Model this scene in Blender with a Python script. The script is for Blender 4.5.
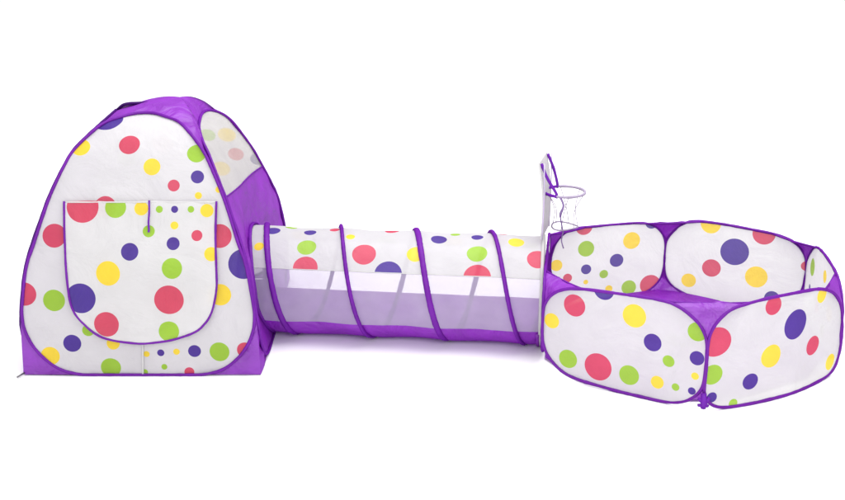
import bpy, math, random
import numpy as np
from mathutils import Vector, noise, geometry

random.seed(4)
for o in list(bpy.data.objects):
    bpy.data.objects.remove(o)
SC = bpy.context.scene
COL = SC.collection

# ------------------------------------------------------------------ camera
cam_d = bpy.data.cameras.new('camera')
cam = bpy.data.objects.new('camera', cam_d)
COL.objects.link(cam)
cam.location = (0.0, -4.1726, 1.6961)
cam.rotation_euler = (math.radians(90 - 18.5), 0, 0)
cam_d.sensor_width = 36
cam_d.lens = 52.11
cam_d.clip_start = 0.05
cam_d.clip_end = 400
SC.camera = cam

# ------------------------------------------------------------------ light: a white light tent and an overhead softbox, plus an added front fill
world = bpy.data.worlds.new('World')
SC.world = world
world.use_nodes = True
bg = world.node_tree.nodes['Background']
bg.inputs['Color'].default_value = (1, 1, 1, 1)
bg.inputs['Strength'].default_value = 1.03


def softbox(name, loc, target, sx, sy, power):
    d = bpy.data.lights.new(name, 'AREA')
    d.shape = 'RECTANGLE'
    d.size, d.size_y, d.energy = sx, sy, power
    o = bpy.data.objects.new(name, d)
    COL.objects.link(o)
    o.location = loc
    o.rotation_euler = (Vector(target) - Vector(loc)).to_track_quat('-Z', 'Y').to_euler()
    return o


softbox('overhead_softbox', (0.5, 0.2, 4.2), (0, 0.0, 0), 5.0, 3.6, 215)
softbox('front_fill', (0.0, -5.2, 3.3), (0, 0.0, 0.1), 5.0, 1.8, 110)  # added fill, brightens the fronts and the floor under the tunnel
SC.view_settings.view_transform = 'Standard'
SC.view_settings.look = 'None'
SC.view_settings.exposure = 0
SC.view_settings.gamma = 1


# ------------------------------------------------------------------ materials
def new_mat(name):
    m = bpy.data.materials.new(name)
    m.use_nodes = True
    nt = m.node_tree
    nt.nodes.clear()
    return m, nt


def lin(r, g, b):
    def f(c):
        c /= 255
        return c / 12.92 if c <= .04045 else ((c + .055) / 1.055) ** 2.4
    return (f(r), f(g), f(b), 1)


def fabric(name, rgba, transl=0.28, clear=0.06, crease=0.35, gloss=0.06, vary=0.06, scale=1.0):
    """thin polyester: reflects, glows a little when lit from behind, lets a little through"""
    m, nt = new_mat(name)
    N, L = nt.nodes.new, nt.links.new
    out = N('ShaderNodeOutputMaterial')
    tc = N('ShaderNodeTexCoord')
    n1 = N('ShaderNodeTexNoise')
    n1.inputs['Scale'].default_value = 5.5 * scale
    n1.inputs['Detail'].default_value = 5
    n1.inputs['Distortion'].default_value = 1.2
    L(tc.outputs['Object'], n1.inputs['Vector'])
    n2 = N('ShaderNodeTexNoise')
    n2.inputs['Scale'].default_value = 700
    n2.inputs['Detail'].default_value = 1
    L(tc.outputs['Object'], n2.inputs['Vector'])
    b1 = N('ShaderNodeBump')
    b1.inputs['Strength'].default_value = crease
    b1.inputs['Distance'].default_value = 0.02
    L(n1.outputs['Fac'], b1.inputs['Height'])
    n4 = N('ShaderNodeTexNoise')
    n4.noise_type = 'RIDGED_MULTIFRACTAL'
    n4.inputs['Scale'].default_value = 2.2 * scale
    n4.inputs['Detail'].default_value = 1.5
    n4.inputs['Distortion'].default_value = 0.6
    L(tc.outputs['Object'], n4.inputs['Vector'])
    b0 = N('ShaderNodeBump')
    b0.inputs['Strength'].default_value = crease * 0.8
    b0.inputs['Distance'].default_value = 0.02
    L(n4.outputs['Fac'], b0.inputs['Height'])
    L(b0.outputs['Normal'], b1.inputs['Normal'])
    b2 = N('ShaderNodeBump')
    b2.inputs['Strength'].default_value = 0.08
    b2.inputs['Distance'].default_value = 0.001
    L(n2.outputs['Fac'], b2.inputs['Height'])
    L(b1.outputs['Normal'], b2.inputs['Normal'])
    n3 = N('ShaderNodeTexNoise')
    n3.inputs['Scale'].default_value = 14
    n3.inputs['Detail'].default_value = 6
    L(tc.outputs['Object'], n3.inputs['Vector'])
    hs = N('ShaderNodeHueSaturation')
    hs.inputs['Color'].default_value = rgba
    mr = N('ShaderNodeMapRange')
    mr.inputs['From Min'].default_value = 0.3
    mr.inputs['From Max'].default_value = 0.7
    mr.inputs['To Min'].default_value = 1 - vary
    mr.inputs['To Max'].default_value = 1 + vary
    L(n3.outputs['Fac'], mr.inputs['Value'])
    L(mr.outputs['Result'], hs.inputs['Value'])
    d = N('ShaderNodeBsdfDiffuse')
    t = N('ShaderNodeBsdfTranslucent')
    g = N('ShaderNodeBsdfGlossy')
    g.inputs['Roughness'].default_value = 0.42
    g.inputs['Color'].default_value = (1, 1, 1, 1)
    c = N('ShaderNodeBsdfTransparent')
    for s in (d, t):
        L(hs.outputs['Color'], s.inputs['Color'])
    for s in (d, t, g):
        L(b2.outputs['Normal'], s.inputs['Normal'])
    m1 = N('ShaderNodeMixShader')
    m1.inputs['Fac'].default_value = transl
    L(d.outputs[0], m1.inputs[1]); L(t.outputs[0], m1.inputs[2])
    m2 = N('ShaderNodeMixShader')
    m2.inputs['Fac'].default_value = gloss
    L(m1.outputs[0], m2.inputs[1]); L(g.outputs[0], m2.inputs[2])
    m3 = N('ShaderNodeMixShader')
    m3.inputs['Fac'].default_value = clear
    L(m2.outputs[0], m3.inputs[1]); L(c.outputs[0], m3.inputs[2])
    L(m3.outputs[0], out.inputs['Surface'])
    return m


WHITE = fabric('white_polyester', (0.68, 0.68, 0.67, 1), 0.46, 0.06, 0.6, 0.01, 0.025)
WHITE_BRIGHT = fabric('brightened_white_polyester', (0.665, 0.655, 0.66, 1), 0.32, 0.04, 0.6, 0.01, 0.025)  # same cloth as WHITE, less translucent: tent's extra brightness put into the material
HEM = fabric('white_hem', (0.88, 0.88, 0.88, 1), 0.15, 0.0, 0.1, 0.02, 0.02)
DOT = {
    'p': fabric('pink_print', lin(202, 72, 96), 0.30, 0.04, 0.6, 0.015, 0.05),
    'y': fabric('yellow_print', lin(236, 206, 58), 0.30, 0.04, 0.6, 0.015, 0.05),
    'g': fabric('green_print', lin(150, 190, 56), 0.30, 0.04, 0.6, 0.015, 0.05),
    'i': fabric('indigo_print', lin(74, 50, 140), 0.30, 0.04, 0.6, 0.015, 0.06),
}
PURPLE = fabric('purple_taffeta', lin(130, 32, 172), 0.22, 0.0, 1.0, 0.05, 0.12, 1.6)
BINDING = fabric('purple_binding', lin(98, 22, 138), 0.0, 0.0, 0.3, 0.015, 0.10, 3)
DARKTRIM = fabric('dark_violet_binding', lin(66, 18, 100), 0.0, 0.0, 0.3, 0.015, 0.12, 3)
STRAP = fabric('purple_webbing', lin(98, 26, 150), 0.0, 0.0, 0.2, 0.015, 0.10, 5)
GREYCORD = fabric('grey_cord', (0.20, 0.13, 0.30, 1), 0.0, 0.0, 0.2, 0.05, 0.1, 5)
RIM = fabric('pale_grey_rim', (0.32, 0.27, 0.37, 1), 0.0, 0.0, 0.2, 0.02, 0.15, 5)
PIPING = fabric('pale_lilac_piping', lin(188, 174, 204), 0.0, 0.0, 0.2, 0.02, 0.1, 5)
PEG = fabric('dark_peg', (0.06, 0.05, 0.07, 1), 0.0, 0.0, 0.1, 0.1, 0.1, 5)


def net_material(name, rgba, open_frac):
    """fine white netting: threads of a tiny woven grid with holes between"""
    m, nt = new_mat(name)
    N, L = nt.nodes.new, nt.links.new
    out = N('ShaderNodeOutputMaterial')
    tc = N('ShaderNodeTexCoord')
    n = N('ShaderNodeTexNoise')
    n.inputs['Scale'].default_value = 9
    n.inputs['Detail'].default_value = 5
    L(tc.outputs['Object'], n.inputs['Vector'])
    mr = N('ShaderNodeMapRange')
    mr.inputs['From Min'].default_value = 0.3
    mr.inputs['From Max'].default_value = 0.7
    mr.inputs['To Min'].default_value = open_frac - .05
    mr.inputs['To Max'].default_value = open_frac + .05
    L(n.outputs['Fac'], mr.inputs['Value'])
    d = N('ShaderNodeBsdfDiffuse')
    d.inputs['Color'].default_value = rgba
    t = N('ShaderNodeBsdfTranslucent')
    t.inputs['Color'].default_value = rgba
    ms = N('ShaderNodeMixShader')
    ms.inputs['Fac'].default_value = 0.3
    L(d.outputs[0], ms.inputs[1]); L(t.outputs[0], ms.inputs[2])
    c = N('ShaderNodeBsdfTransparent')
    mx = N('ShaderNodeMixShader')
    L(mr.outputs['Result'], mx.inputs['Fac'])
    L(ms.outputs[0], mx.inputs[1]); L(c.outputs[0], mx.inputs[2])
    L(mx.outputs[0], out.inputs['Surface'])
    return m


WINNET = net_material('sheer_window_netting', (0.74, 0.73, 0.68, 1), 0.55)
NET = net_material('white_netting', (0.60, 0.555, 0.67, 1), 0.50)


def floor_material():
    m, nt = new_mat('white_studio_paper')
    N, L = nt.nodes.new, nt.links.new
    out = N('ShaderNodeOutputMaterial')
    n = N('ShaderNodeTexNoise')
    n.inputs['Scale'].default_value = 3
    n.inputs['Detail'].default_value = 4
    cr = N('ShaderNodeValToRGB')
    cr.color_ramp.elements[0].color = (.955, .955, .955, 1)
    cr.color_ramp.elements[1].color = (.965, .965, .965, 1)
    L(n.outputs['Fac'], cr.inputs['Fac'])
    d = N('ShaderNodeBsdfDiffuse')
    L(cr.outputs['Color'], d.inputs['Color'])
    L(d.outputs[0], out.inputs['Surface'])
    return m


# ------------------------------------------------------------------ helpers
def empty(name, loc, label, cat):
    o = bpy.data.objects.new(name, None)
    COL.objects.link(o)
    o.location = loc
    o.empty_display_size = 0.1
    o['label'] = label
    o['category'] = cat
    return o


def root_of(o):
    while o.parent:
        o = o.parent
    return o


def mesh(name, verts, faces, mats, parent=None, mat_idx=None, smooth=True, label=None):
    """verts in world space; parts are stored relative to their thing's base"""
    off = Vector(root_of(parent).location) if parent else Vector((0, 0, 0))
    me = bpy.data.meshes.new(name)
    me.from_pydata([tuple(Vector(v) - off) for v in verts], [], [tuple(f) for f in faces])
    for m in (mats if isinstance(mats, (list, tuple)) else [mats]):
        me.materials.append(m)
    if mat_idx is not None:
        me.polygons.foreach_set('material_index', mat_idx)
    if smooth:
        me.polygons.foreach_set('use_smooth', [True] * len(me.polygons))
    me.update()
    o = bpy.data.objects.new(name, me)
    COL.objects.link(o)
    if parent:
        o.parent = parent
    if label:
        o['label'] = label
    return o


def catmull(P, closed=False, n=8):
    P = [np.array(p, float) for p in P]
    out = []
    m = len(P)
    for i in range(m if closed else m - 1):
        if closed:
            p0, p1, p2, p3 = P[i - 1], P[i], P[(i + 1) % m], P[(i + 2) % m]
        else:
            p0, p1, p2, p3 = P[max(i - 1, 0)], P[i], P[i + 1], P[min(i + 2, m - 1)]
        for k in range(n):
            t = k / n
            out.append(.5 * (2 * p1 + (p2 - p0) * t + (2 * p0 - 5 * p1 + 4 * p2 - p3) * t * t + (3 * p1 - p0 - 3 * p2 + p3) * t ** 3))
    if not closed:
        out.append(P[-1])
    return np.array(out)


def resample(P, step, closed=False):
    P = np.array(P, float)
    if closed:
        P = np.vstack([P, P[:1]])
    s = np.r_[0, np.cumsum(np.linalg.norm(np.diff(P, axis=0), axis=1))]
    n = max(2, int(round(s[-1] / step)))
    t = np.linspace(0, s[-1], n + 1)
    Q = np.stack([np.interp(t, s, P[:, k]) for k in range(P.shape[1])], 1)
    return Q[:-1] if closed else Q


def resample_n(P, n):
    P = np.array(P, float)
    s = np.r_[0, np.cumsum(np.linalg.norm(np.diff(P, axis=0), axis=1))]
    t = np.linspace(0, s[-1], n)
    return np.stack([np.interp(t, s, P[:, k]) for k in range(P.shape[1])], 1)


def smooth_loop(P, it=2):
    P = np.array(P, float)
    for _ in range(it):
        P = .25 * np.roll(P, 1, 0) + .5 * P + .25 * np.roll(P, -1, 0)
    return P


def tube(path, r, closed=False, seg=8, flat=1.0, wob=0.0):
    """swept tube; flat < 1 squashes it along its own second axis"""
    P = np.array(path, float)
    n = len(P)
    verts, faces = [], []
    up = None
    for i in range(n):
        if closed:
            t = P[(i + 1) % n] - P[i - 1]
        else:
            t = P[min(i + 1, n - 1)] - P[max(i - 1, 0)]
        t = t / (np.linalg.norm(t) + 1e-12)
        if up is None:
            a = np.array([0, 0, 1.]) if abs(t[2]) < .9 else np.array([1., 0, 0])
            up = np.cross(t, np.cross(a, t))
        up = up - t * (up @ t)
        up /= np.linalg.norm(up) + 1e-12
        sd = np.cross(t, up)
        rr = r(i / (n - 1)) if callable(r) else r
        if wob:
            rr *= 1 + wob * (noise.noise(Vector(P[i] * 35)) + .7 * noise.noise(Vector(P[i] * 110)))
        for k in range(seg):
            a = 2 * math.pi * k / seg
            verts.append(P[i] + up * rr * math.cos(a) + sd * rr * flat * math.sin(a))
    m = n if closed else n - 1
    for i in range(m):
        j = (i + 1) % n
        for k in range(seg):
            l = (k + 1) % seg
            faces.append((i * seg + k, i * seg + l, j * seg + l, j * seg + k))
    if not closed:
        faces.append(tuple(range(seg))[::-1])
        faces.append(tuple((n - 1) * seg + k for k in range(seg)))
    return verts, faces


def join(parts):
    V, F = [], []
    for v, f in parts:
        b = len(V)
        V += list(v)
        F += [tuple(i + b for i in q) for q in f]
    return V, F


def in_poly(pts, poly):
    x, y = pts[:, 0], pts[:, 1]
    px, py = poly[:, 0], poly[:, 1]
    qx, qy = np.roll(px, -1), np.roll(py, -1)
    r = np.zeros(len(pts), bool)
    for a, b, c, d in zip(px, py, qx, qy):
        if b == d:
            continue
        k = ((b > y) != (d > y)) & (x < (c - a) * (y - b) / (d - b) + a)
        r ^= k
    return r


def flat_mesh(outline, dots=(), holes=(), step=0.02, kinds=('p', 'y', 'g', 'i')):
    """triangulate a flat pattern piece; its printed dots become faces of their own colour"""
    outline = np.array(outline, float)
    pts, edges = [], []

    def ring(R):
        b = len(pts)
        n = len(R)
        pts.extend([Vector((float(p[0]), float(p[1]))) for p in R])
        edges.extend([(b + i, b + (i + 1) % n) for i in range(n)])
    ring(outline)
    for h in holes:
        ring(np.array(h))
    for c, u, v, r in dots:
        n = 40 if r > .02 else 28
        a0 = random.random()
        ring([(u + r * math.cos(a0 + 2 * math.pi * k / n), v + r * math.sin(a0 + 2 * math.pi * k / n)) for k in range(n)])
    lo, hi = outline.min(0), outline.max(0)
    gx, gy = np.meshgrid(np.arange(lo[0] + step / 2, hi[0], step), np.arange(lo[1] + step / 2, hi[1], step))
    g = np.stack([gx.ravel(), gy.ravel()], 1)
    g = g + (np.random.RandomState(1).rand(*g.shape) - .5) * step * .4
    g = g[in_poly(g, outline)]
    pts.extend([Vector((float(p[0]), float(p[1]))) for p in g])
    co, _, fa, *_ = geometry.delaunay_2d_cdt(pts, edges, [], 0, 1e-6)
    co = np.array([tuple(c) for c in co])
    fa = [tuple(f) for f in fa]
    cen = np.array([co[list(f)].mean(0) for f in fa])
    keep = in_poly(cen, outline)
    for h in holes:
        keep &= ~in_poly(cen, np.array(h))
    mi = np.zeros(len(fa), int)
    for c, u, v, r in dots:
        mi[np.hypot(cen[:, 0] - u, cen[:, 1] - v) < r] = 1 + kinds.index(c)
    F = [f for f, k in zip(fa, keep) if k]
    return co, F, [int(a) for a, k in zip(mi, keep) if k]


def wrinkle(p, amp, sc=6.0):
    v = Vector(p) * sc
    return amp * (noise.noise(v) + .5 * noise.noise(v * 2.3 + Vector((3, 1, 7))))


def ruled(A, B, n=6, amp=0.0, sag=None, sc=14):
    """sheet between two curves of equal count"""
    A, B = np.array(A), np.array(B)
    m = len(A)
    V, F = [], []
    for i in range(m):
        for k in range(n + 1):
            t = k / n
            p = A[i] * (1 - t) + B[i] * t
            if sag is not None:
                p = p + np.array(sag) * math.sin(math.pi * t) * np.linalg.norm(A[i] - B[i])
            if amp:
                q = wrinkle(p, amp, sc) * math.sin(math.pi * t)
                p = p + np.array([q, q, q * .5])
            V.append(p)
    for i in range(m - 1):
        for k in range(n):
            a = i * (n + 1) + k
            F.append((a, a + 1, a + n + 2, a + n + 1))
    return V, F


DOTMATS = [WHITE] + [DOT[k] for k in 'pygi']
TENTMATS = [WHITE_BRIGHT] + [DOT[k] for k in 'pygi']

# ------------------------------------------------------------------ floor
floor = mesh('floor', [(-60, -20, 0), (60, -20, 0), (60, 100, 0), (-60, 100, 0)], [(0, 1, 2, 3)], floor_material(), smooth=False)
floor['kind'] = 'structure'
floor['label'] = 'plain white studio floor under the tent, tunnel and ball pit'
floor['category'] = 'floor'

# ------------------------------------------------------------------ play tent
CX, CY = -0.937, -0.03
PROFILE = catmull([(.400, -.03), (.397, 0), (.391, .16), (.387, .2), (.380, .26), (.364, .36), (.338, .45), (.312, .52), (.288, .585),
                   (.243, .68), (.212, .73), (.152, .785), (.113, .805), (.07, .82), (.03, .83), (0, .832)], n=12)
PS = np.r_[0, np.cumsum(np.linalg.norm(np.diff(PROFILE, axis=0), axis=1))]
PS -= np.interp(0, PROFILE[:, 1], PS)


def prof(s):
    return np.interp(s, PS, PROFILE[:, 0]), np.interp(s, PS, PROFILE[:, 1])


DEEP = 1.38        # the rear half is a little deeper than the front half


def facet(k, u, s, out=0.0):
    """point on side k of the tent (0 front, 1 right, 2 back, 3 left); s runs up the cloth from the floor"""
    w, z = prof(s)
    w1, z1 = prof(s + .01)
    d = np.hypot(w1 - w, z1 - z) + 1e-9
    nw, nz = (z1 - z) / d, -(w1 - w) / d
    x, y = u, -(w + out * nw)
    z = z + out * nz
    c, q = [(1, 0), (0, 1), (-1, 0), (0, -1)][k]
    yy = x * q + y * c
    return np.array([CX + x * c - y * q, CY + (yy * DEEP if yy > 0 else yy), max(z, .004)])


TENT_HALF = [(0, .937), (.035, .932), (.08, .907), (.116, .885), (.152, .851), (.187, .808), (.2145, .76), (.2435, .7015), (.29, .589), (.336, .446),
             (.3635, .372), (.379, .287), (.383, .216), (.378, .165), (.358, .112), (.321, .062), (.272, .024), (.21, .006), (.14, .002)]
LOOP_T = TENT_HALF + [(0, .002)] + [(-u, s) for u, s in TENT_HALF[:0:-1]]
SIDE_TOP = [(.383, .216), (.379, .287), (.3635, .372), (.336, .446), (.29, .589), (.262, .655), (.232, .735), (.195, .79), (.14, .828), (.08, .838), (.02, .832), (-.075, .812),
            (-.168, .770), (-.226, .704), (-.265, .635), (-.297, .555), (-.336, .446), (-.3635, .372), (-.379, .287), (-.383, .216)]
LOOP_S = [p for p in SIDE_TOP] + [(-u, s) for u, s in TENT_HALF[13:]] + [(0, .002)] + [(u, s) for u, s in TENT_HALF[:12:-1]]
LOOP_S = resample(catmull(LOOP_S, True, 6), .012, True)
LOOP_T = resample(catmull(LOOP_T, True, 6), .012, True)

def inside(loop):
    return np.array([(max(-m, min(m, u)), s) for u, s in loop for m in [float(prof(s)[0]) - .0015]])


LOOP_T, LOOP_S = inside(LOOP_T), inside(LOOP_S)
tent = empty('play_tent', (CX, CY, 0), 'tall white polka dot pop-up tent with purple corners and a closed U-shaped door flap', 'play tent')


def facet_mesh(k, name, outline, dots, holes=(), mats=TENTMATS, out=0.0, amp=.004, parent=tent, step=.02, billow=None, label=None):
    co, F, mi = flat_mesh(outline, dots, holes, step)
    V = []
    for u, s in co:
        o = out + wrinkle((u + 7 * k, s, out * 50), amp, 7)
        if billow:
            o += billow(u, s)
        V.append(facet(k, u, s, o))
    return mesh(name, V, F, mats, parent, mi, label=label)


FRONT_DOTS = [('i', -0.121, 0.895, 0.0525), ('p', -0.031, 0.782, 0.0348), ('y', -0.191, 0.773, 0.0308), ('y', 0.048, 0.704, 0.028), ('g', 0.193, 0.751, 0.0317),
              ('i', 0.198, 0.671, 0.0217), ('p', 0.121, 0.642, 0.0197), ('y', 0.202, 0.609, 0.0118), ('y', 0.269, 0.629, 0.0112), ('p', 0.273, 0.476, 0.0393),
              ('p', -0.268, 0.477, 0.0393), ('p', -0.102, 0.571, 0.0361), ('p', -0.372, 0.284, 0.0395), ('g', -0.275, 0.263, 0.0363), ('i', -0.225, 0.115, 0.0299),
              ('y', -0.301, 0.071, 0.0316), ('g', -0.169, 0.16, 0.0199), ('y', -0.089, 0.115, 0.0216), ('g', -0.103, 0.029, 0.0334), ('y', 0.019, 0.077, 0.0106),
              ('g', 0.01, 0.013, 0.01), ('i', 0.067, 0.082, 0.012), ('y', 0.119, 0.085, 0.011), ('i', 0.179, 0.087, 0.0213), ('g', 0.262, 0.085, 0.0333),
              ('p', 0.347, 0.092, 0.0266), ('g', 0.076, 0.032, 0.01), ('p', 0.158, 0.013, 0.0167), ('i', 0.35, 0.384, 0.0492), ('y', 0.272, 0.282, 0.0362)]
FLAP_DOTS = [('p', -0.174, 0.571, 0.0524), ('g', -0.066, 0.569, 0.0344), ('y', 0.018, 0.566, 0.0229), ('g', 0.044, 0.491, 0.0197), ('g', 0.077, 0.563, 0.0115),
             ('i', 0.127, 0.563, 0.0115), ('g', 0.18, 0.563, 0.0108), ('y', 0.232, 0.559, 0.0216), ('y', 0.127, 0.51, 0.0131), ('p', 0.201, 0.477, 0.018),
             ('i', 0.124, 0.451, 0.021), ('i', -0.016, 0.425, 0.0285), ('y', -0.088, 0.356, 0.0394), ('i', -0.182, 0.274, 0.0494), ('p', -0.101, 0.188, 0.0413),
             ('g', 0.121, 0.372, 0.0328), ('p', 0.108, 0.27, 0.0481), ('g', 0.103, 0.164, 0.0331), ('y', 0.248, 0.417, 0.023)]
BACK_DOTS = [('g', -0.128, 0.667, 0.03), ('y', -0.201, 0.669, 0.034), ('p', -0.223, 0.572, 0.03), ('y', -0.158, 0.502, 0.035), ('i', -0.302, 0.548, 0.027),
             ('p', .05, .62, .04), ('g', .2, .55, .035), ('i', .1, .4, .045), ('y', -.05, .3, .04), ('p', -.2, .2, .045), ('g', .2, .2, .04)]


def side_split(cut):
    """the loop of a side panel cut into its window above the line and its solid part below"""
    up = [p for p in LOOP_S if p[1] >= cut(p[0])]
    dn = [p for p in LOOP_S if p[1] < cut(p[0])]
    line = [(u, cut(u)) for u in np.linspace(min(p[0] for p in up) * .995, max(p[0] for p in up) * .995, 24)]
    over = sorted(up, key=lambda p: math.atan2(p[1] - .55, p[0]))
    under = sorted(dn, key=lambda p: (math.atan2(p[1] - .30, p[0]) - math.pi / 2) % (2 * math.pi))
    return np.array(line + over), np.array(line[::-1] + under)


WIN, LOW = side_split(lambda u: .565 - .10 * u + (.09 * u * u if u < 0 else -.2 * u * u))
def recess(u, s):
    d = math.hypot((u * DEEP if u > 0 else u) - .03, s - .2)
    a = max(0, min(1, (.37 - d) / .15))
    b = max(0, min(1, (s - .02) / .12))
    return -.034 * a * a * (3 - 2 * a) * b


HOLE = []
for k in range(48):
    a = 2 * math.pi * k / 48
    zz = .2 + .2 * math.sin(a)
    yh = .03 + .198 * math.cos(a)
    HOLE.append((yh / DEEP if yh > 0 else yh, float(np.interp(max(zz, .008), PROFILE[:, 1][:150], PS[:150]))))

front = facet_mesh(0, 'front_panel', LOOP_T, FRONT_DOTS)
right_w = facet_mesh(1, 'side_window', WIN, [], mats=[WINNET], label='sheer white netting window of the side wall')
right_l = facet_mesh(1, 'side_panel', LOW, [], [HOLE], mats=[PURPLE], amp=.006, billow=recess, label='purple side panel with the round tunnel opening')
LOOP_M = np.array([(-u, v) for u, v in LOOP_S])
left_l = facet_mesh(3, 'side_panel', LOOP_M, [], mats=[PURPLE], amp=.006)
back = facet_mesh(2, 'back_panel', LOOP_T, BACK_DOTS)

# spring hoops in their bindings
for k, par, lp in ((0, front, LOOP_T), (1, right_l, LOOP_S), (2, back, LOOP_T), (3, left_l, LOOP_M)):
    P = [facet(k, u, s, .003) for u, s in lp]
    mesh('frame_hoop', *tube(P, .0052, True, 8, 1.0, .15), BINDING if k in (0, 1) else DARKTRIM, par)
# piping of the window edge and of the round opening
for k, par in ((1, right_w),):
    P = [facet(k, u, s, .002) for u, s in WIN[:24]]
    mesh('window_piping', *tube(P, .0025), BINDING, par)
mesh('opening_binding', *tube([facet(1, u, s, .004 + recess(u, s)) for u, s in HOLE], .0075, True, 8, .7, .15), BINDING, right_l)

# bottom corners
edge = [(float(prof(s)[0]), s) for s in np.linspace(0.003, .45, 22)]
lower = [p for p in resample(catmull(TENT_HALF, False, 8), .01) if p[1] < .45]
lower.sort(key=lambda p: -p[1] + p[0] * -1.0)
for k in range(4):
    V, F = [], []
    for kk, sg in ((k, 1), ((k + 1) % 4, -1)):
        poly = [(sg * u, s) for u, s in edge] + [(sg * p[0], p[1]) for p in lower]
        co, f, _ = flat_mesh(np.array(poly), step=.018)
        b = len(V)
        for u, s in co:
            V.append(facet(kk, u, s, wrinkle((u * sg, s, k), .009, 16) * min(1, abs(float(prof(s)[0]) - abs(u)) * 25)))
        F += [tuple(i + b for i in q) for q in f]
    mesh('corner_gusset', V, F, PURPLE, tent)

# top cap between the four hoops
ring = []
for k, lp, lim in ((0, LOOP_T, .70), (1, LOOP_S, .62), (2, LOOP_T, .70), (3, LOOP_M, .62)):
    ring += [facet(k, u, s, .0) for u, s in sorted([p for p in lp if p[1] > lim], key=lambda p: p[0])]
ring = np.array(ring)
cen = np.array([CX + .085, CY + .10, .843])
V, F = [], []
NR, M = 14, len(ring)
for j in range(NR):
    t = j / NR
    for p in ring:
        q = p * (1 - t) + cen * t
        q[2] = p[2] + (cen[2] - p[2]) * math.sin(math.pi / 2 * t) + wrinkle(q, .009, 11) * math.sin(math.pi * min(t * 1.6, 1))
        V.append(q)
V.append(cen)
for j in range(NR - 1):
    for i in range(M):
        l = (i + 1) % M
        F.append((j * M + i, j * M + l, (j + 1) * M + l, (j + 1) * M + i))
for i in range(M):
    F.append(((NR - 1) * M + i, (NR - 1) * M + (i + 1) % M, NR * M))
mesh('top_cap', V, F, PURPLE, tent)

# ground sheet
g = .392
mesh('ground_sheet', [(CX + x * g, CY + (y * g if y < 0 else y * g * DEEP), .005 + .002 * math.sin(x * 9 + y * 5)) for y in np.linspace(-1, 1, 9) for x in np.linspace(-1, 1, 9)],
     [(j * 9 + i, j * 9 + i + 1, j * 9 + i + 10, j * 9 + i + 9) for j in range(8) for i in range(8)], PURPLE, tent)

# door flap
FLAP = [(-0.235, 0.589), (-0.2335, 0.52), (-0.2295, 0.441), (-0.225, 0.342), (-0.216, 0.252), (-0.189, 0.201), (-0.141, 0.157), (-0.093, 0.136), (-0.004, 0.124),
        (0.066, 0.128), (0.13, 0.140), (0.201, 0.169), (0.242, 0.221), (0.262, 0.300), (0.264, 0.372), (0.261, 0.477), (0.263, 0.589)]
FU = resample(catmull(FLAP, False, 8), .012)
top = [(u, .589 + .002 * math.sin(u * 30)) for u in np.linspace(.263, -.235, 30)[1:-1]]


def billow(u, s):
    a = max(0, min(1, (.589 - s) / .2))
    return .012 * a * max(0, 1 - ((u - .014) / .26) ** 2) + .006 * a


flap = facet_mesh(0, 'door_flap', list(FU) + top, FLAP_DOTS, out=.007, amp=.005, billow=billow, label='white dotted U-shaped door flap closed over the entrance')
mesh('flap_binding', *tube([facet(0, u, s, .0075 + billow(u, s)) for u, s in FU], .0038, False, 8, 1, .15), BINDING, flap)
HEMP = [(u, .586) for u in np.linspace(-.233, .261, 40)]
mesh('flap_hem', *tube([facet(0, u, s, .0085 + .0015 * math.sin(u * 60)) for u, s in HEMP], .0026, False, 8, .5), WHITE_BRIGHT, flap)
SP = [(.044, .592), (.0445, .575), (.0455, .55), (.0445, .52), (.046, .497), (.0445, .487)]
mesh('tie_strap', *tube([facet(0, u, s, .017 + .005 * math.sin(s * 40)) for u, s in catmull(SP, False, 6)], .0032, False, 8, .5, .2), STRAP, flap)
ZP = [(.009, .122), (.0075, .08), (.005, .04), (.003, .007)]
mesh('door_zip', *tube([facet(0, u, s, .0045) for u, s in catmull(ZP, False, 6)], .0034, False, 8, .5), WHITE_BRIGHT, front)
# peg loop at the near corner
c0 = facet(0, -.397, .003)
mesh('peg_loop', *join([tube([c0 + np.array(d) for d in ((.004, .0, .006), (-.004, -.012, .004), (-.012, -.028, .003))], .0032, False, 6)]), PEG, tent)

# ------------------------------------------------------------------ tunnel
A0, A1, R = np.array([-.6299, .0065, .192]), np.array([.427, -.119, .192]), .193
LEN = float(np.linalg.norm(A1 - A0))
AX = (A1 - A0) / LEN
SD = np.array([AX[1], -AX[0], 0])
PITCH = .271
tunnel = empty('play_tunnel', tuple(((A0 + A1) / 2) * [1, 1, 0]),
               'crawl tunnel with netting sides and spiral purple wire between tent and ball pit', 'play tunnel')


def phase(a, th):
    return ((a - .335 - (104 - th) / 360 * PITCH) / PITCH) % 1.0


def cyl(a, th, r=R, sag=.0045, amp=.0025):
    t = math.radians(th)
    rr = r - sag * math.sin(math.pi * phase(a, th)) ** 2 + wrinkle((a, math.cos(t) * .2, math.sin(t) * .2), amp, 9)
    p = A0 + AX * a + (SD * math.cos(t) + np.array([0, 0, 1]) * math.sin(t)) * rr
    p[2] = max(p[2], .003)
    return p


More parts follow.
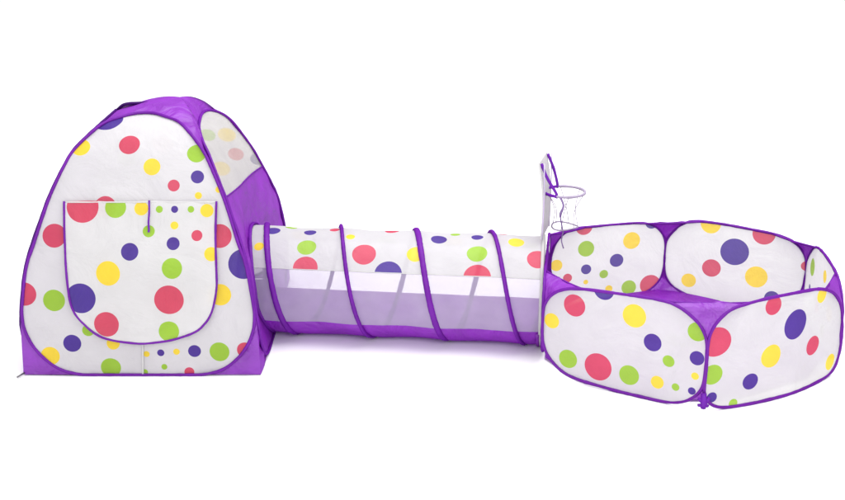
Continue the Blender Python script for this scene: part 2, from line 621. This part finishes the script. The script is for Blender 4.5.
TUNNEL_DOTS = [('i', 0.073, 81.8, 0.0266), ('y', 0.041, 55.4, 0.0175), ('g', 0.126, 100, 0.0215), ('i', 0.206, 83.9, 0.022), ('g', 0.209, 58.0, 0.0338), ('p', 0.215, 32.9, 0.0435),
               ('p', 0.289, 91.9, 0.0178), ('y', 0.356, 74.9, 0.0158), ('p', 0.415, 51.1, 0.0415), ('i', 0.505, 29.5, 0.048), ('p', 0.492, 98.2, 0.025), ('y', 0.594, 53.4, 0.031),
               ('i', 0.667, 77.6, 0.0279), ('i', 0.799, 85.8, 0.021), ('g', 0.719, 94.8, 0.0176), ('g', 0.805, 57.6, 0.0353), ('p', 0.811, 29.6, 0.0476), ('y', 0.936, 77.3, 0.0277),
               ('p', 0.886, 101, 0.0142), ('p', 1.014, 53.7, 0.0375),
               ('y', .13, 140, .03), ('p', .3, 132, .04), ('g', .45, 145, .035), ('i', .58, 130, .03), ('y', .7, 142, .035), ('p', .86, 135, .04), ('g', .98, 146, .03)]
TUNNEL_DOTS = [(c, u + .03, th, r) for c, u, th, r in TUNNEL_DOTS]
TH0, TH1 = 31.0, 149.0
k_ = math.pi / 180 * R
co, F, mi = flat_mesh([(a, TH0 * k_) for a in np.linspace(0, LEN, 60)] + [(LEN, t * k_) for t in np.linspace(TH0, TH1, 24)[1:-1]] +
                      [(a, TH1 * k_) for a in np.linspace(LEN, 0, 60)] + [(0, t * k_) for t in np.linspace(TH1, TH0, 24)[1:-1]],
                      [(c, u, th * k_, r) for c, u, th, r in TUNNEL_DOTS], step=.018)
roof = mesh('tunnel_roof', [cyl(u, v / k_) for u, v in co], F, DOTMATS, tunnel, mi, label='white polka dot roof strip of the tunnel')


def strip(t0, t1, na=90, nt=20, r=R, amp=.003):
    V = [cyl(a, th, r, amp=amp) for a in np.linspace(0, LEN, na) for th in np.linspace(t0, t1, nt)]
    F = [(i * nt + j, i * nt + j + 1, (i + 1) * nt + j + 1, (i + 1) * nt + j) for i in range(na - 1) for j in range(nt - 1)]
    return V, F


for t0, t1 in ((-30, 31), (149, 210)):
    s = mesh('mesh_side', *strip(t0, t1), NET, tunnel)
    e = t1 if t0 < 0 else t0
    mesh('seam_tape', *tube([cyl(a, e, R + .001) for a in np.linspace(0, LEN, 120)], .0018, False, 6, .6), WHITE, s)
base = mesh('tunnel_base', *strip(210, 330, amp=.003), PURPLE, tunnel, label='purple base strip of the tunnel')
hel = []
for i in range(2400):
    th = 104 - i * 1.2
    a = .335 - PITCH * 2 + i * 1.2 / 360 * PITCH
    if 0.004 <= a <= LEN - .004:
        dip = max(0, -math.sin(math.radians(th)) - .7) / .3
        hel.append(cyl(a, th, R + .004 - .012 * dip, 0, 0))
a_end = .0
mesh('spiral_wire', *tube(hel, .0104, False, 10, .7, .12), BINDING, tunnel)
mesh('end_hoop', *tube([cyl(.012, t, R + .002, 0, 0) for t in np.linspace(0, 360, 73)[:-1]], .0075, True, 10, 1, .12), BINDING, tunnel)
mesh('end_hoop', *tube([cyl(LEN - .005, t, R + .001, 0, 0) for t in np.linspace(0, 360, 73)[:-1]], .0055, True, 10, 1, .12), WHITE, tunnel, label='white bound hoop at the ball pit end')
mesh('end_skirt', *tube([cyl(LEN - .012, t, R + .002, 0, 0) for t in np.linspace(212, 328, 40)], .0065, False, 10, 1, .2), PURPLE, tunnel)

# ------------------------------------------------------------------ ball pit
VX = {'F': (0.875, -0.701), 'R': (1.391, -0.397), 'BR': (1.429, 0.13), 'BL': (0.936, 0.303), 'LB': (0.485, 0.244), 'LF': (0.398, -0.423)}
PC = np.mean(list(VX.values()), axis=0)
pit = empty('ball_pit', (float(PC[0]), float(PC[1]), 0), 'six-sided white polka dot ball pit with purple trim and small basketball hoop', 'ball pit')
PANELS = {
    'FL': ('LF', 'F', 0, [(-0.0, 0.245), (0.013, 0.275), (0.035, 0.3), (0.073, 0.321), (0.127, 0.332), (0.18, 0.336), (0.254, 0.340), (0.342, 0.344), (0.413, 0.344), (0.456, 0.334),
                          (0.491, 0.315), (0.527, 0.287), (0.546, 0.253), (0.553, 0.22), (0.553, 0.137), (0.548, 0.079), (0.52, 0.041), (0.495, 0.022), (0.457, 0.009), (0.411, 0.005),
                          (0.377, 0.005), (0.272, 0.006), (0.196, 0.010), (0.133, 0.015), (0.086, 0.025), (0.045, 0.051), (0.011, 0.092), (-0.001, 0.138), (-0.001, 0.207)],
           [('p', 0.109, 0.271, 0.0378), ('i', 0.207, 0.344, 0.0349), ('y', 0.313, 0.275, 0.0388), ('y', 0.03, 0.201, 0.0263), ('i', 0.378, 0.198, 0.0296), ('g', 0.434, 0.147, 0.0198),
            ('g', 0.093, 0.079, 0.0322), ('p', 0.199, 0.074, 0.0471), ('g', 0.306, 0.069, 0.0337), ('y', 0.401, 0.066, 0.0216), ('g', 0.462, 0.064, 0.0126), ('g', 0.518, 0.263, 0.0308),
            ('i', 0.524, 0.177, 0.0232), ('y', 0.522, 0.116, 0.0125), ('i', 0.515, 0.063, 0.0125)]),
    'FR': ('F', 'R', .05, [(0.001, 0.239), (0.018, 0.29), (0.046, 0.321), (0.076, 0.34), (0.129, 0.35), (0.197, 0.357), (0.285, 0.357), (0.366, 0.352), (0.437, 0.341), (0.508, 0.312),
                           (0.551, 0.279), (0.583, 0.238), (0.602, 0.176), (0.606, 0.092), (0.594, 0.037), (0.557, 0.010), (0.472, 0.004), (0.357, 0.004), (0.253, 0.005), (0.163, 0.004),
                           (0.082, 0.005), (0.041, 0.013), (0.015, 0.034), (-0.0, 0.065), (0.002, 0.143)],
           [('p', 0.029, 0.233, 0.0492), ('g', 0.027, 0.123, 0.0335), ('i', 0.03, 0.045, 0.0178), ('g', 0.105, 0.014, 0.0158), ('i', 0.163, 0.08, 0.0277), ('y', 0.231, 0.157, 0.0388),
            ('i', 0.326, 0.245, 0.0506), ('p', 0.427, 0.147, 0.0333), ('p', 0.224, 0.327, 0.031), ('y', 0.448, 0.317, 0.0266), ('y', 0.547, 0.054, 0.0283)]),
    'RR': ('R', 'BR', 0, [(.527, .17), (.525, .2), (.509, .239), (.468, .278), (.414, .306), (.315, .316), (.184, .312), (.104, .299), (.045, .268), (.010, .225), (.002, .17), (.004, .11),
                          (.025, .055), (.07, .022), (.15, .008), (.26, .006), (.38, .007), (.46, .022), (.508, .058), (.525, .11)],
           [('g', 0.437, 0.221, 0.0328), ('y', 0.26, 0.248, 0.0228), ('i', 0.442, 0.142, 0.011), ('p', .33, .12, .035), ('y', .16, .15, .03), ('g', .22, .06, .025), ('p', .12, .25, .03)]),
    'BR': ('BR', 'BL', 0, [(0.522, 0.227), (0.516, 0.246), (0.494, 0.279), (0.466, 0.308), (0.441, 0.321), (0.408, 0.327), (0.31, 0.324), (0.204, 0.314), (0.123, 0.305), (0.067, 0.29),
                           (0.025, 0.26), (0.003, 0.219), (0.0, 0.172), (0.003, 0.111), (.02, .065), (.06, .03), (.13, .010), (0.252, 0.005), (0.369, 0.012), (0.44, 0.03), (0.492, 0.062), (0.52, 0.111)],
           [('y', 0.358, 0.321, 0.0378), ('i', 0.262, 0.22, 0.053), ('p', 0.343, 0.146, 0.0352), ('y', 0.425, 0.086, 0.0278), ('y', 0.175, 0.129, 0.0417), ('p', 0.161, 0.302, 0.0422),
            ('i', 0.111, 0.052, 0.0284), ('p', 0.0, 0.194, 0.0186)]),
    'BL': ('BL', 'LB', 0, [(0.0, 0.23), (0.017, 0.272), (0.044, 0.295), (0.089, 0.311), (0.192, 0.310), (0.278, 0.305), (0.364, 0.3), (0.406, 0.279), (0.434, 0.242), (0.449, 0.193), (0.451, 0.14),
                           (0.438, 0.100), (0.39, 0.055), (.33, .022), (.25, .008), (.15, .008), (.08, .022), (.025, .06), (.002, .11), (0, .17)],
           [('p', 0.325, 0.305, 0.0323), ('g', 0.313, 0.217, 0.0317), ('y', 0.136, 0.243, 0.0337), ('i', 0.191, 0.165, 0.0269), ('i', 0.31, 0.134, 0.02), ('g', 0.239, 0.111, 0.0174),
            ('y', 0.427, 0.155, 0.023), ('p', 0.382, 0.102, 0.0177), ('y', 0.309, 0.082, 0.0096), ('y', 0.215, 0.049, 0.0143), ('g', 0.136, 0.051, 0.0291), ('p', 0.051, 0.058, 0.0408),
            ('i', 0.059, 0.314, 0.0268)]),
    'LL': ('LB', 'LF', 0, [(0.002, .2), (.02, .26), (.06, .30), (.13, .322), (.25, .328), (.42, .328), (.54, .324), (.61, .30), (.65, .26), (.668, .21), (.664, .16), (.64, .105), (.59, .058), (.5, .018),
                           (.35, .006), (.17, .008), (.07, .022), (.02, .06), (.002, .12)],
           [('y', .08, .22, .03), ('p', .1, .08, .035), ('i', .6, .2, .03), ('g', .58, .09, .03)]),
}
LOOPS, FRAMES, POBJ = {}, {}, {}


def pit_point(nm, u, v, out=0.0):
    A, e, n, L, bow = FRAMES[nm]
    b = bow * math.sin(math.pi * min(max(u / L, 0), 1))
    p = A + e * u + n * (b + out)
    return np.array([p[0], p[1], max(v, .003)])


for nm, (a, b, bow, loop, dots) in PANELS.items():
    A, B = np.array([*VX[a], 0.]), np.array([*VX[b], 0.])
    e = B - A
    L = float(np.linalg.norm(e))
    e /= L
    n = np.cross(e, [0, 0, 1.])
    if n[:2] @ (A[:2] - PC) < 0:
        n = -n
    FRAMES[nm] = (A, e, n, L, bow)
    LP = smooth_loop(resample(catmull(loop, True, 6), .012, True), 3)
    LOOPS[nm] = LP
    holes = []
    if nm == 'LL':
        holes = [[(.335 + .15 * math.cos(2 * math.pi * k / 40), .165 + .148 * math.sin(2 * math.pi * k / 40)) for k in range(40)]]
    co, F, mi = flat_mesh(LP, dots, holes, .02)
    V = []
    for u, v in co:
        V.append(pit_point(nm, u, v, wrinkle((u + 3.1 * len(LOOPS), v, 2), .004, 6)))
    o = mesh('wall_panel', V, F, DOTMATS, pit, mi, label='dotted wall panel with the round tunnel opening' if nm == 'LL' else None)
    POBJ[nm] = o
    mesh('frame_hoop', *tube([pit_point(nm, u, v, .002) for u, v in LP], .0052, True, 8, 1, .2), BINDING, o)
    if holes:
        mesh('opening_binding', *tube([pit_point(nm, u, v, .002) for u, v in holes[0]], .006, True, 8, 1, .2), BINDING, o)


def arc(nm, end, upper):
    """dense piece of a panel's hoop from its seam to the top (or bottom) edge"""
    L = FRAMES[nm][3]
    P = resample(np.vstack([LOOPS[nm], LOOPS[nm][:1]]), .004)
    d = P[:, 0] if end == 0 else L - P[:, 0]
    if upper:
        k = (d < .135) & (P[:, 1] > .20)
        key = d + P[:, 1]
    else:
        k = (d < .135) & (P[:, 1] < .14)
        key = d - P[:, 1]
    idx = np.where(k)[0]
    idx = idx[np.argsort(key[idx])]
    return resample_n([pit_point(nm, *P[i]) for i in idx], 14)


ORDER = ['FL', 'FR', 'RR', 'BR', 'BL', 'LL']
for i, nm in enumerate(ORDER):
    nx = ORDER[(i + 1) % 6]
    for upper in (True, False):
        if not upper and nm in ('FL', 'FR', 'LL'):
            continue        # the front corners stay open below, only tied
        Aa, Bb = arc(nm, 1, upper), arc(nx, 0, upper)
        mesh('corner_gusset', *ruled(Aa, Bb, 8, .012, None, 18), PURPLE, pit)
        if upper:
            mid = ruled(Aa[-1:], Bb[-1:], 8)[0]
            mesh('gusset_binding', *tube([np.array(p) + [0, 0, -.004 * math.sin(math.pi * q / 8)] for q, p in enumerate(mid)], .004), BINDING, pit)
# ground sheet
NS = 10
V, F = [(*PC, .007)], []
hexa = []
HV = [np.array(VX[k]) for k in ('LF', 'F', 'R', 'BR', 'BL', 'LB')]
for i in range(6):
    a, c, b = HV[i - 1], HV[i], HV[(i + 1) % 6]
    cut = .02 if i in (3, 4) else .13
    hexa += [c + (a - c) / np.linalg.norm(a - c) * cut, c + (b - c) / np.linalg.norm(b - c) * cut]
rim = resample(np.array(hexa), .04, True)
M = len(rim)
for j in range(1, NS + 1):
    for p in rim:
        q = PC + (p - PC) * j / NS * .985
        lift = .034 * max(0, 1 - np.linalg.norm(q - HV[4]) / .26) ** .5 + .03 * max(0, 1 - np.linalg.norm(q - HV[3]) / .2) ** .5
        V.append((q[0], q[1], .007 + abs(wrinkle((q[0], q[1], 0), .006, 9)) * (1 if j < NS else 0) + lift))
for i in range(M):
    F.append((0, 1 + i, 1 + (i + 1) % M))
for j in range(NS - 1):
    for i in range(M):
        l = (i + 1) % M
        F.append((1 + j * M + i, 1 + j * M + l, 1 + (j + 1) * M + l, 1 + (j + 1) * M + i))
mesh('ground_sheet', V, F, PURPLE, pit)

# ties that hold neighbouring hoops together
for c, z in (('F', .036),):
    x, y = VX[c]
    d = np.array([x - PC[0], y - PC[1], 0])
    d /= np.linalg.norm(d)
    s = np.array([-d[1], d[0], 0])
    o = np.array([x, y, z]) + d * .012
    if c == 'F':
        parts = [tube([o + s * .018 - d * .004 + np.array([0, 0, .018]), o + s * .006 + d * .004, o - s * .008 + d * .004 + np.array([0, 0, -.006]), o - s * .016 - np.array([0, 0, .008])], .0065, False, 8, .7, .2),
                 tube([o - s * .016 + np.array([0, 0, .016]), o + d * .006, o + s * .015 + np.array([0, 0, -.010])], .006, False, 8, .7, .2),
                 tube([o + np.array([0, 0, .03]) - d * .006, o + d * .008 + np.array([0, 0, .006]), o + d * .006 + np.array([0, 0, -.014])], .009, False, 8, 1, .2)]
    else:
        parts = [tube([o + s * .008 + np.array([0, 0, .006]), o + d * .003, o - s * .008 - np.array([0, 0, .006])], .004, False, 8, .7, .2)]
    mesh('seam_tie', *join(parts), STRAP, pit)

# ------------------------------------------------------------------ basketball hoop sewn to the pit
A, e, n, L, _ = FRAMES['LL']      # e runs from the far corner to the near one, n points to the tunnel


def board(u, z, out=0.0):
    return A + e * u - n * out + np.array([-.012 + (.335 - u) * .12, 0, z])


u0, u1, z0, z1 = .255, .415, .392, .664
V, F = [], []
NU, NZ, TB = 7, 12, .006
for side in (0, 1):
    for j in range(NZ + 1):
        for i in range(NU + 1):
            V.append(board(u0 + (u1 - u0) * i / NU, z0 + (z1 - z0) * j / NZ, -TB * side + .012 * math.sin(j / NZ * 3) - .016 * (j / NZ)))
S_ = (NU + 1) * (NZ + 1)
for side in (0, 1):
    for j in range(NZ):
        for i in range(NU):
            a = side * S_ + j * (NU + 1) + i
            q = (a, a + 1, a + NU + 2, a + NU + 1)
            F.append(q if side else q[::-1])
rimid = [i for i in range(NU + 1)] + [j * (NU + 1) + NU for j in range(1, NZ + 1)] + [NZ * (NU + 1) + i for i in range(NU - 1, -1, -1)] + [j * (NU + 1) for j in range(NZ - 1, 0, -1)]
for a, b in zip(rimid, rimid[1:] + rimid[:1]):
    F.append((a, b, b + S_, a + S_))
bb = mesh('backboard', V, F, WHITE_BRIGHT, pit, smooth=False)
tops = [board(u0 + (u1 - u0) * t, z1 + .004, -.019) for t in np.linspace(0, 1, 8)]
mesh('board_binding', *tube([board(u0, z, -.004 * math.sin(z * 9)) for z in np.linspace(z0, z1, 10)], .002), PIPING, bb)
mesh('board_binding', *tube([board(u1, z, -.004 * math.sin(z * 9)) for z in np.linspace(z0, z1, 10)], .002), PIPING, bb)

rc = board(.335, .545, .062)
ev, nv = e, -n


def ring_pt(t, r, dz=0.0, c=rc):
    return c + nv * r * math.cos(t) + ev * r * math.sin(t) + np.array([0, 0, dz])


RR_ = .071
hoop = mesh('hoop_ring', *tube([ring_pt(t, RR_) for t in np.linspace(0, 2 * math.pi, 49)[:-1]], .0050, True, 8, 1, .2), RIM, pit, label='pale grey basketball hoop ring')
mesh('ring_wrap', *tube([ring_pt(t, RR_) for t in np.linspace(math.radians(110), math.radians(250), 20)], .0056, False, 8, 1, .2), STRAP, hoop)
for u, t in ((u0 + .01, math.radians(-112)), (u1 - .01, math.radians(112))):
    P = [board(u, z1 - .004, -.01), board(u, z1 - .055, .012), ring_pt(t, RR_, .01), ring_pt(t, RR_ + .002, -.006)]
    mesh('support_strap', *tube(catmull(P, False, 6), .0050, False, 8, .5, .15), STRAP, bb)
low_c = rc + np.array([0.006, 0, -.125])
strands = []
for k in range(6):
    t = 2 * math.pi * k / 6 + .3
    a, b = ring_pt(t, RR_), ring_pt(t + .5, .046, 0, low_c)
    m = (a + b) / 2 + (np.array([*(low_c - a)[:2], 0]) * .25)
    strands.append(tube(catmull([a, m, b], False, 6), .0014, False, 5))
strands.append(tube([ring_pt(t, .046, .004 * math.sin(2 * t), low_c) for t in np.linspace(0, 2 * math.pi, 33)[:-1]], .0030, True, 6))
mesh('net', *join(strands), RIM, hoop)
a = ring_pt(math.radians(100), RR_ + .003)
P = [a, a + [0.012, 0, -.03], a + [.004, .01, -.065], a + [.01, .02, -.1], a + [.018, .03, -.135]]
mesh('drawstring', *tube(catmull(P, False, 6), lambda t: .0042 if t < .55 else .0026, False, 8, .8, .2), GREYCORD, hoop)
P = [a + [.018, .03, -.135], a + [.014, .035, -.165], a + [.022, .035, -.195]]
mesh('drawstring', *tube(catmull(P, False, 6), .0022, False, 8, .8, .2), GREYCORD, hoop)
